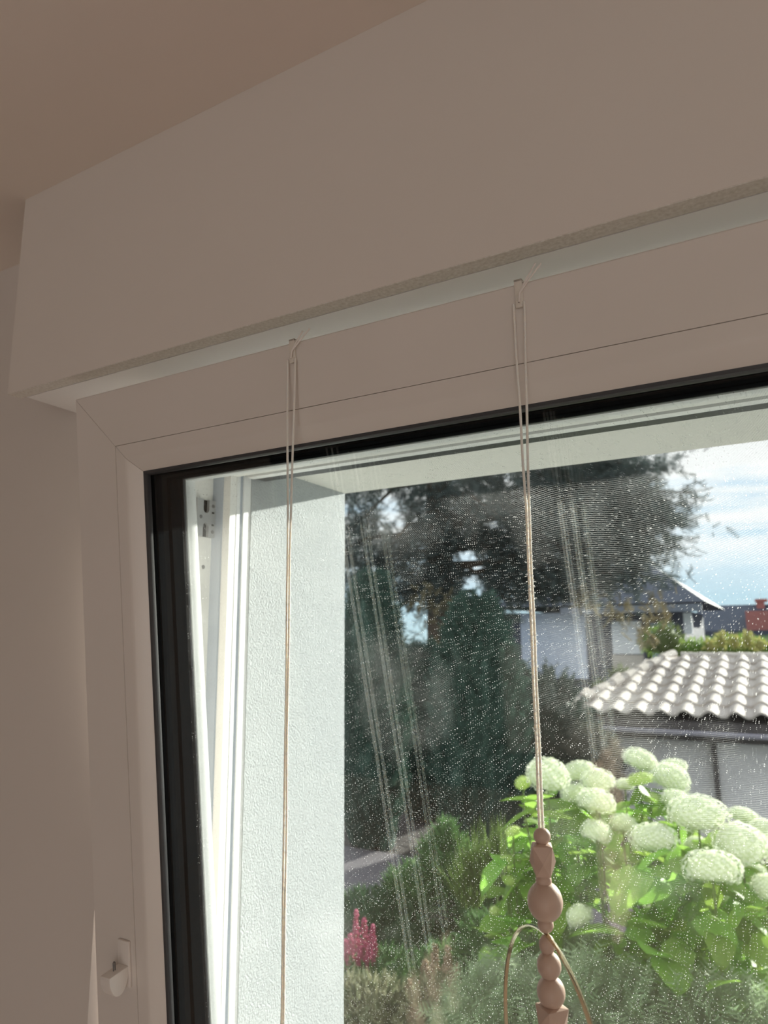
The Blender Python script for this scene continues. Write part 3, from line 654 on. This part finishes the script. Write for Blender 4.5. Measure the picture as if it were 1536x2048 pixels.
for f in ((0, 1, 5, 4), (1, 2, 5), (2, 3, 4, 5), (3, 0, 4), (0, 3, 2, 1)): bm.faces.new([vs[i] for i in f])
fin('roof', bm, SLATE, fh)
ch = slab('chimney', 1512, 1201, 1532, 1240, FY+2.6, .6, BRICKR, fh); cc = slab('chimney_cap', 1509, 1198, 1535, 1203, FY+2.55, .7, BRICKR, fh); cc.parent = ch
slab('dormer', 1490, 1222, 1545, 1262, FY+.6, 2.0, BRICKR, fh); slab('antenna', 1519, 1182, 1521, 1199, FY+2.8, .05, DARKW, fh)

# tiled garage --------------------------------------------------------
GY = 8.0; eL = at(1128, 1424, GY); ridgeY = 10.7; rL = at(1345, 1308, ridgeY)
garage = tag(empty('tiled_garage', (eL.x+1.5, GY+1.2, GZ)), 'low white garage with a sand-coloured tiled roof at the right', 'garage')
q = garage.location; zE, zR = eL.z, rL.z-.05; hipx = rL.x-eL.x; x0, x1 = eL.x, .95
slope = math.atan2(zR-zE, ridgeY-GY); L_ = math.hypot(zR-zE, ridgeY-GY)
bm = bmesh.new(); vs = [bm.verts.new(Vector(v)-q) for v in ((x0+.03, GY+.05, zE-.04), (x1, GY+.05, zE-.04), (x1, ridgeY, zR-.04), (x0+hipx+.03, ridgeY, zR-.04), (x0+.03, GY+.05, zE-.12), (x1, GY+.05, zE-.12), (x1, ridgeY*2-GY, zE-.12), (x0+.03, ridgeY*2-GY, zE-.12))]
for f in ((0, 1, 2, 3), (3, 2, 6, 7), (0, 3, 7, 4), (1, 5, 6, 2), (0, 4, 5, 1), (4, 7, 6, 5)): bm.faces.new([vs[i] for i in f])
fin('roof_deck', bm, DARKW, garage)
boxes('wall', [(Vector((at(1240, 1500, GY+.35).x, GY+.35, GZ))-q, Vector((x1-.1, 2*ridgeY-GY-.35, zE-.10))-q)], GWALL, garage)
boxes('fascia_board', [(Vector((x0+.02, GY+.02, zE-.21))-q, Vector((x1, GY+.06, zE-.05))-q)], DARKW, garage)
boxes('soffit_board', [(Vector((x0+.02, GY+.06, zE-.24))-q, Vector((x1, GY+.36, zE-.20))-q)], DARKW, garage)
bm = bmesh.new(); n = 10; A = [bm.verts.new(Vector((x0, GY-.035-.035*math.cos(math.pi*i/n), zE-.13-.05*math.sin(math.pi*i/n)))-q) for i in range(n+1)]; B = [bm.verts.new(v.co+Vector((x1-x0, 0, 0))) for v in A]
for k in range(n): bm.faces.new((A[k], A[k+1], B[k+1], B[k]))
fin('gutter', bm, GUT, garage, True, 80)
dp = at(1432, 1540, GY+.28); boxes('downpipe', [(Vector((dp.x-.022, GY+.25, GZ))-q, Vector((dp.x+.022, GY+.33, zE-.2))-q)], DARKW, garage)
TW = .235; rows_ = 7; TL = L_/rows_
def tile_mesh():
    bm = bmesh.new(); nx = 10; fr, bk, lowf = [], [], []
    for i in range(nx+1):
        t = i/nx; x = t*TW*1.04; z = .032*math.sin(2*math.pi*(t*.98-.04))*(1.0 if t < .55 else .75)+.03
        fr.append(bm.verts.new((x, -.02, z+.022))); bk.append(bm.verts.new((x, TL*1.04, z))); lowf.append(bm.verts.new((x, -.018, z)))
    for i in range(nx):
        bm.faces.new((fr[i], fr[i+1], bk[i+1], bk[i])); bm.faces.new((lowf[i], lowf[i+1], fr[i+1], fr[i]))
    bm.faces.new((fr[0], bk[0], lowf[0])); bm.faces.new((fr[-1], lowf[-1], bk[-1]))
    me = bpy.data.meshes.new('roof_tile'); bmesh.ops.recalc_face_normals(bm, faces=bm.faces); bm.to_mesh(me); bm.free(); me.materials.append(TILE)
    me.polygons.foreach_set('use_smooth', [True]*len(me.polygons)); me.set_sharp_from_angle(angle=R_(50)); return me
tm = tile_mesh(); ncol = int((x1-x0)/TW)+1
for r in range(rows_):
    for c in range(ncol):
        if c*TW < hipx*(r/rows_)-TW*.55: continue
        o = bpy.data.objects.new('roof_tile', tm); COL.objects.link(o); o.parent = garage
        s_ = r*TL; o.location = Vector((x0+c*TW+random.uniform(-.004, .004), GY+s_*math.cos(slope), zE+s_*math.sin(slope)+random.uniform(0, .005)))-q
        o.rotation_euler = (slope+random.uniform(-.01, .01), 0, random.uniform(-.012, .012))
bm = bmesh.new()
for c in range(ncol+1): 
    xx = x0+c*TW
    if xx < x0+hipx-.05: continue
    if xx > x1: break
    tube(bm, [Vector((xx, ridgeY, zR+.01))-q, Vector((xx+TW*1.05, ridgeY, zR+.0))-q], .07, 10)
fin('ridge_tile', bm, TILE, garage, True, 60)['kind'] = 'stuff'
bm = bmesh.new()
for k in range(8):
    A_ = Vector((x0+.02, GY, zE+.045)).lerp(Vector((x0+hipx, ridgeY, zR+.045)), k/8)-q; B_ = Vector((x0+.02, GY, zE+.045)).lerp(Vector((x0+hipx, ridgeY, zR+.045)), (k+1.1)/8)-q
    tube(bm, [A_, B_], .07, 10, rads=[.075, .06])
fin('hip_tile', bm, TILE, garage, True, 60)['kind'] = 'stuff'

# hydrangeas ----------------------------------------------------------
def floret_head(lime=False, seed=0, nfl=230, full=.62):
    rg = np.random.default_rng(seed); parts = []
    i = np.arange(nfl); zc = 1-(i+.5)/nfl*(1+full); ph = i*2.39996
    d = np.stack([np.sqrt(1-zc**2)*np.cos(ph), np.sqrt(1-zc**2)*np.sin(ph), zc], 1); pos = d*(1+rg.normal(size=(nfl, 1))*.035)
    V = np.array([(0, 0, 0)]+[(rr*math.cos(a), rr*math.sin(a), hz_) for k in range(4) for a, rr, hz_ in ((k*math.pi/2-.55, .75, .10), (k*math.pi/2, 1.0, -.05), (k*math.pi/2+.55, .75, .10))], float)
    F = np.array([t for k in range(4) for t in ((0, 1+3*k, 2+3*k), (0, 2+3*k, 3+3*k))])
    W, FF = scatter(V, F, pos, d+rg.normal(size=d.shape)*.25, rg.uniform(.085, .13, nfl))
    # core
    bm = bmesh.new(); bmesh.ops.create_icosphere(bm, subdivisions=2, radius=.88); bm.verts.ensure_lookup_table()
    cv = np.array([v.co[:] for v in bm.verts]); cf = np.array([[v.index for v in f.verts] for f in bm.faces]); bm.free()
    cv[:, 2] = np.maximum(cv[:, 2], -.55)
    VV, F2 = cat([(W, FF), (cv, cf)]); VV[:, 2] = VV[:, 2]*.68
    me_o = npmesh('flower_head', VV, F2, [LIMEF if lime else FLOR, LIMEF if lime else CORE], midx=np.concatenate([np.zeros(len(FF)), np.ones(len(cf))]))
    me = me_o.data; bpy.data.objects.remove(me_o); return me
HEADS = [floret_head(False, s) for s in (1, 2, 3)]; LHEADS = [floret_head(True, s, 120, .4) for s in (4, 5)]
LV = [tpl_leaf(.36, .12, .22, 6), tpl_leaf(.40, .16, .40, 6), tpl_leaf(.33, .08, .10, 6)]
LM = []
for V_, F_ in LV:
    o = npmesh('leaf', V_, F_, LEAF, smooth=True); LM.append(o.data); bpy.data.objects.remove(o)
def hydrangea(label, base_px, Yb, blooms, leafspots, nleaf, seed, name='hydrangea_bush'):
    rd = random.Random(seed); b = atd(*base_px, Yb); root = tag(empty(name, (b.x, b.y, GZ)), label, 'bush', 'white hydrangeas')
    bm = bmesh.new(); q = root.location
    for (px, py, wpx, hpx, dep, kind) in blooms:
        p = atd(px, py, dep); r = wpx*dep/FPX/2; me = rd.choice(LHEADS if kind == 'l' else HEADS)
        o = bpy.data.objects.new('flower_head', me); COL.objects.link(o); o.parent = root; o.location = p-q
        o.scale = (r*.94, r*.94, r*.94*min(1.25, max(.8, hpx/wpx*1.35))); o.rotation_euler = (rd.uniform(.05, .35), rd.uniform(-.3, .3), rd.uniform(0, 6))
        if kind == 'l': o['label'] = 'small lime green flower head'
        t = p-q-Vector((0, 0, r*.3)); bs = Vector((t.x*.45+rd.uniform(-.08, .08), t.y*.45+rd.uniform(0, .1), 0)); m1 = bs.lerp(t, .55)+Vector((rd.uniform(-.03, .03), 0, .05))
        tube(bm, [bs, m1, t-Vector((0, 0, .08)), t], .004, 6, rads=[.006, .005, .0035, .003])
    fin('stem', bm, STEM, root, True)
    tot = sum(s[2]*s[3] for s in leafspots)
    for (px, py, rx, ry, dep) in leafspots:
        k = max(3, round(nleaf*rx*ry/tot))
        for i in range(k):
            a = rd.uniform(0, 2*math.pi); rr = math.sqrt(rd.random()); p = atd(px+rx*rr*math.cos(a), py+ry*rr*math.sin(a), dep+rd.uniform(-.25, .3))
            if p.z < GZ+.1: continue
            o = bpy.data.objects.new('leaf', rd.choice(LM)); COL.objects.link(o); o.parent = root; s = rd.uniform(.075, .15); o.scale = (s, s, s); o.location = p-q
            o.rotation_euler = (rd.uniform(1.0, 2.2), rd.uniform(-.5, .5), rd.uniform(0, 6.28))
WB = [(1095, 1552, 92, 80, 2.15, 'w'), (1046, 1567, 36, 36, 2.2, 'l'), (1158, 1545, 74, 52, 2.35, 'w'), (1150, 1590, 60, 60, 2.25, 'w'), (1195, 1562, 72, 50, 2.2, 'w'), (1192, 1604, 80, 60, 2.05, 'w'),
      (1280, 1520, 72, 48, 2.5, 'w'), (1340, 1558, 82, 72, 2.4, 'w'), (1345, 1535, 60, 40, 2.55, 'w'), (1280, 1560, 56, 36, 2.3, 'l'), (1300, 1598, 40, 32, 2.3, 'l')]
RB = [(1395, 1628, 122, 82, 2.0, 'w'), (1352, 1600, 60, 44, 2.2, 'w'), (1192, 1665, 64, 56, 2.0, 'w'), (1246, 1650, 60, 50, 2.1, 'w'), (1306, 1676, 102, 60, 1.95, 'w'), (1488, 1634, 66, 42, 2.3, 'w'),
      (1482, 1688, 112, 80, 1.9, 'w'), (1530, 1660, 60, 46, 2.2, 'w'), (1424, 1738, 118, 84, 1.75, 'w'), (1533, 1775, 64, 56, 1.8, 'w'), (1390, 1690, 50, 34, 2.15, 'w'), (1358, 1803, 56, 44, 2.0, 'w'),
      (1457, 1812, 46, 40, 2.05, 'w'), (1364, 1762, 46, 26, 2.15, 'w'), (1160, 1834, 58, 52, 1.95, 'w'), (1310, 1828, 46, 40, 2.2, 'w'), (1508, 1745, 50, 34, 2.1, 'w'), (1560, 1700, 90, 60, 2.0, 'w'), (1590, 1640, 90, 60, 2.2, 'w'), (1250, 1570, 40, 30, 2.6, 'w')]
LB = [(1026, 1664, 36, 28, 2.3, 'l'), (1012, 1722, 36, 26, 2.3, 'l'), (1018, 1740, 26, 20, 2.35, 'l'), (1020, 1762, 38, 28, 2.25, 'l'), (1019, 1795, 22, 18, 2.4, 'l'), (991, 1822, 28, 22, 2.4, 'l'), (1134, 1792, 24, 22, 2.3, 'l'), (1040, 1828, 24, 20, 2.3, 'l'),
      (956, 1942, 38, 28, 2.2, 'w'), (980, 1908, 16, 14, 2.3, 'l'), (968, 1978, 30, 16, 2.1, 'w'), (1130, 1760, 26, 26, 2.45, 'l')]
hydrangea('hydrangea with tight clustered heads right of the beaded cord, under the garage eave', (1200, 1950), 2.4, WB, [(1100, 1620, 60, 45, 2.25), (1180, 1680, 90, 70, 2.35), (1310, 1620, 60, 50, 2.4), (1130, 1740, 60, 80, 2.3), (1240, 1760, 70, 60, 2.45)], 170, 1)
hydrangea('big hydrangea at the right edge with the largest white flower heads', (1400, 1980), 2.1, RB, [(1330, 1740, 80, 50, 2.0), (1430, 1830, 110, 80, 2.0), (1340, 1880, 110, 70, 1.95), (1490, 1900, 70, 110, 1.9), (1500, 1760, 50, 40, 2.0), (1400, 1700, 90, 30, 2.2), (1290, 1930, 60, 60, 2.1), (1440, 2010, 70, 40, 1.75)], 270, 2)
hydrangea('young hydrangea with small lime green heads behind the brass hoop', (1040, 1950), 2.4, LB, [(1050, 1760, 50, 90, 2.4), (1060, 1850, 60, 60, 2.35), (1020, 1930, 50, 50, 2.3), (1090, 1690, 45, 60, 2.5)], 110, 3)

# mixed planting --------------------------------------------------------
bush('leafy_shrub', 'mid green leafy shrub with a pointed tip beside the path', 'shrub', [(895, 1725, 55, 50), (893, 1690, 24, 42), (850, 1800, 90, 60), (960, 1800, 90, 70), (1040, 1760, 60, 60), (900, 1880, 110, 60)], SHRUB, BL, 9000, .075, 4.0)
bush('low_shrub', 'dark green low shrub behind the pink plumes', 'shrub', [(735, 1830, 70, 40), (800, 1880, 70, 60), (700, 1900, 60, 70), (660, 1850, 50, 60)], mat('deep_green_foliage', (.07, .15, .07), .7, var=(.11, .20, .09), vscale=5, transl=.3), BL, 5000, .06, 3.7)
bush('spiky_grass', 'clump of upright yellow-green blades left of the bead string', 'grass', [(960, 1750, 30, 30), (1000, 1730, 14, 30), (940, 1790, 28, 30)], mat('blade_green', (.17, .26, .07), .6, transl=.4), (np.array([(-.03, 0, 0), (.03, 0, 0), (0, -.1, 1)], float), np.array([(0, 1, 2)])), 420, .17, 3.3, core=False, updir=2.6)
bush('feathery_plant', 'feathery grey-green foliage mound filling the bottom right', 'plant', [(1080, 2070, 110, 70), (1190, 2040, 80, 60), (1290, 2075, 110, 60), (1400, 2100, 110, 60), (1010, 2040, 60, 60), (960, 2080, 60, 50), (1500, 2110, 90, 60)], FERN, FRN, 4200, .085, 1.9, shell=.75)
bush('feathery_plant', 'pale feathery tuft behind the bead string at the bottom', 'plant', [(1120, 1960, 50, 40), (1060, 1980, 50, 40), (1180, 1950, 50, 40)], FERN, FRN, 1200, .09, 2.3, shell=.75)
bush('variegated_plant', 'low bush of cream and green leaves at the bottom left by the reveal', 'plant', [(760, 2020, 70, 40), (700, 2030, 60, 60), (820, 2050, 70, 40), (880, 2040, 60, 60)], mat('cream_green_foliage', (.15, .20, .10), .8, var=(.48, .46, .30), vscale=25, transl=.3), BL, 2600, .05, 2.1)
bush('dark_groundcover', 'dark green ground cover between the pink plumes and the pale bush', 'plant', [(760, 1960, 100, 40), (900, 1960, 80, 60), (1000, 1900, 80, 60), (680, 1980, 50, 40)], SHRUB, BL, 4200, .055, 2.8)
def plume_plant(name, label, plumes, m, Y, npt=260, leafy=True):
    cx = sum(p[0] for p in plumes)/len(plumes); b = at(cx, plumes[0][1], Y); root = tag(empty(name, (b.x, Y, GZ)), label, 'flower'); q = root.location
    bm = bmesh.new(); V0 = np.array([(-.5, 0, 0), (.5, 0, 0), (0, .5, .6), (0, -.5, .6)], float); F0 = np.array([(0, 1, 2), (0, 3, 1), (0, 2, 3), (1, 3, 2)])
    for (px, pt, pb, wpx) in plumes:
        t = at(px, pt, Y)-q; bb = at(px, pb, Y)-q; r = wpx*Y/FPX/2*1.1; h = t.z-bb.z
        u = RNG.random(npt); a = RNG.random(npt)*6.28; rr = r*(1-u*.9)*np.sqrt(RNG.random(npt))
        pos = np.stack([t.x+rr*np.cos(a), t.y+rr*np.sin(a), bb.z+u*h], 1); d = np.stack([np.cos(a), np.sin(a), np.full(npt, .9)], 1)
        Vv, Ff = scatter(V0, F0, pos, d, rnd(npt, .006, .014)); npmesh('plume', Vv, Ff, m, root)
        tube(bm, [(t.x*.6, t.y*.6, 0), (t.x, t.y, bb.z), tuple(t)], .003, 5)
    fin('stem', bm, STEM, root)
plume_plant('pink_astilbe', 'bright pink feathery plumes beside the white reveal', [(712, 1822, 1905, 20), (728, 1838, 1930, 34), (745, 1850, 1920, 24), (700, 1870, 1935, 28), (738, 1890, 1938, 26), (722, 1895, 1935, 26), (690, 1880, 1940, 22)], PINK, 2.75)
plume_plant('faded_astilbe', 'brownish faded plumes at the bottom middle', [(870, 1890, 1960, 26), (895, 1895, 1985, 36), (850, 1920, 2000, 36), (915, 1930, 2030, 30), (880, 1960, 2050, 50), (840, 1965, 2050, 40), (820, 1960, 2030, 30)], FADED, 2.3, 220)
rd = random.Random(9)
lp = tag(empty('lime_leaf_plant', (at(930, 2030, 2.0).x, 2.0, GZ)), 'bright lime green leaf rosette at the bottom centre', 'plant'); q = lp.location
bm = bmesh.new(); p = at(930, 2035, 2.0)-q; tube(bm, [(0, 0, 0), tuple(p)], .004, 6); fin('stem', bm, STEM, lp)
LIML = mat('lime_leaf', (.38, .62, .06), .5, transl=.5)
V_, F_ = tpl_leaf(.34, .1, .3, 6)
for i in range(9):
    o = npmesh('leaf', V_, F_, LIML, lp, smooth=True) if i == 0 else o.copy()
    if i: COL.objects.link(o)
    s = rd.uniform(.03, .05); o.scale = (s, s, s); o.location = p+Vector((rd.uniform(-.008, .008), 0, rd.uniform(-.02, .01))); o.rotation_euler = (rd.uniform(.4, 1.4), 0, i*.7)
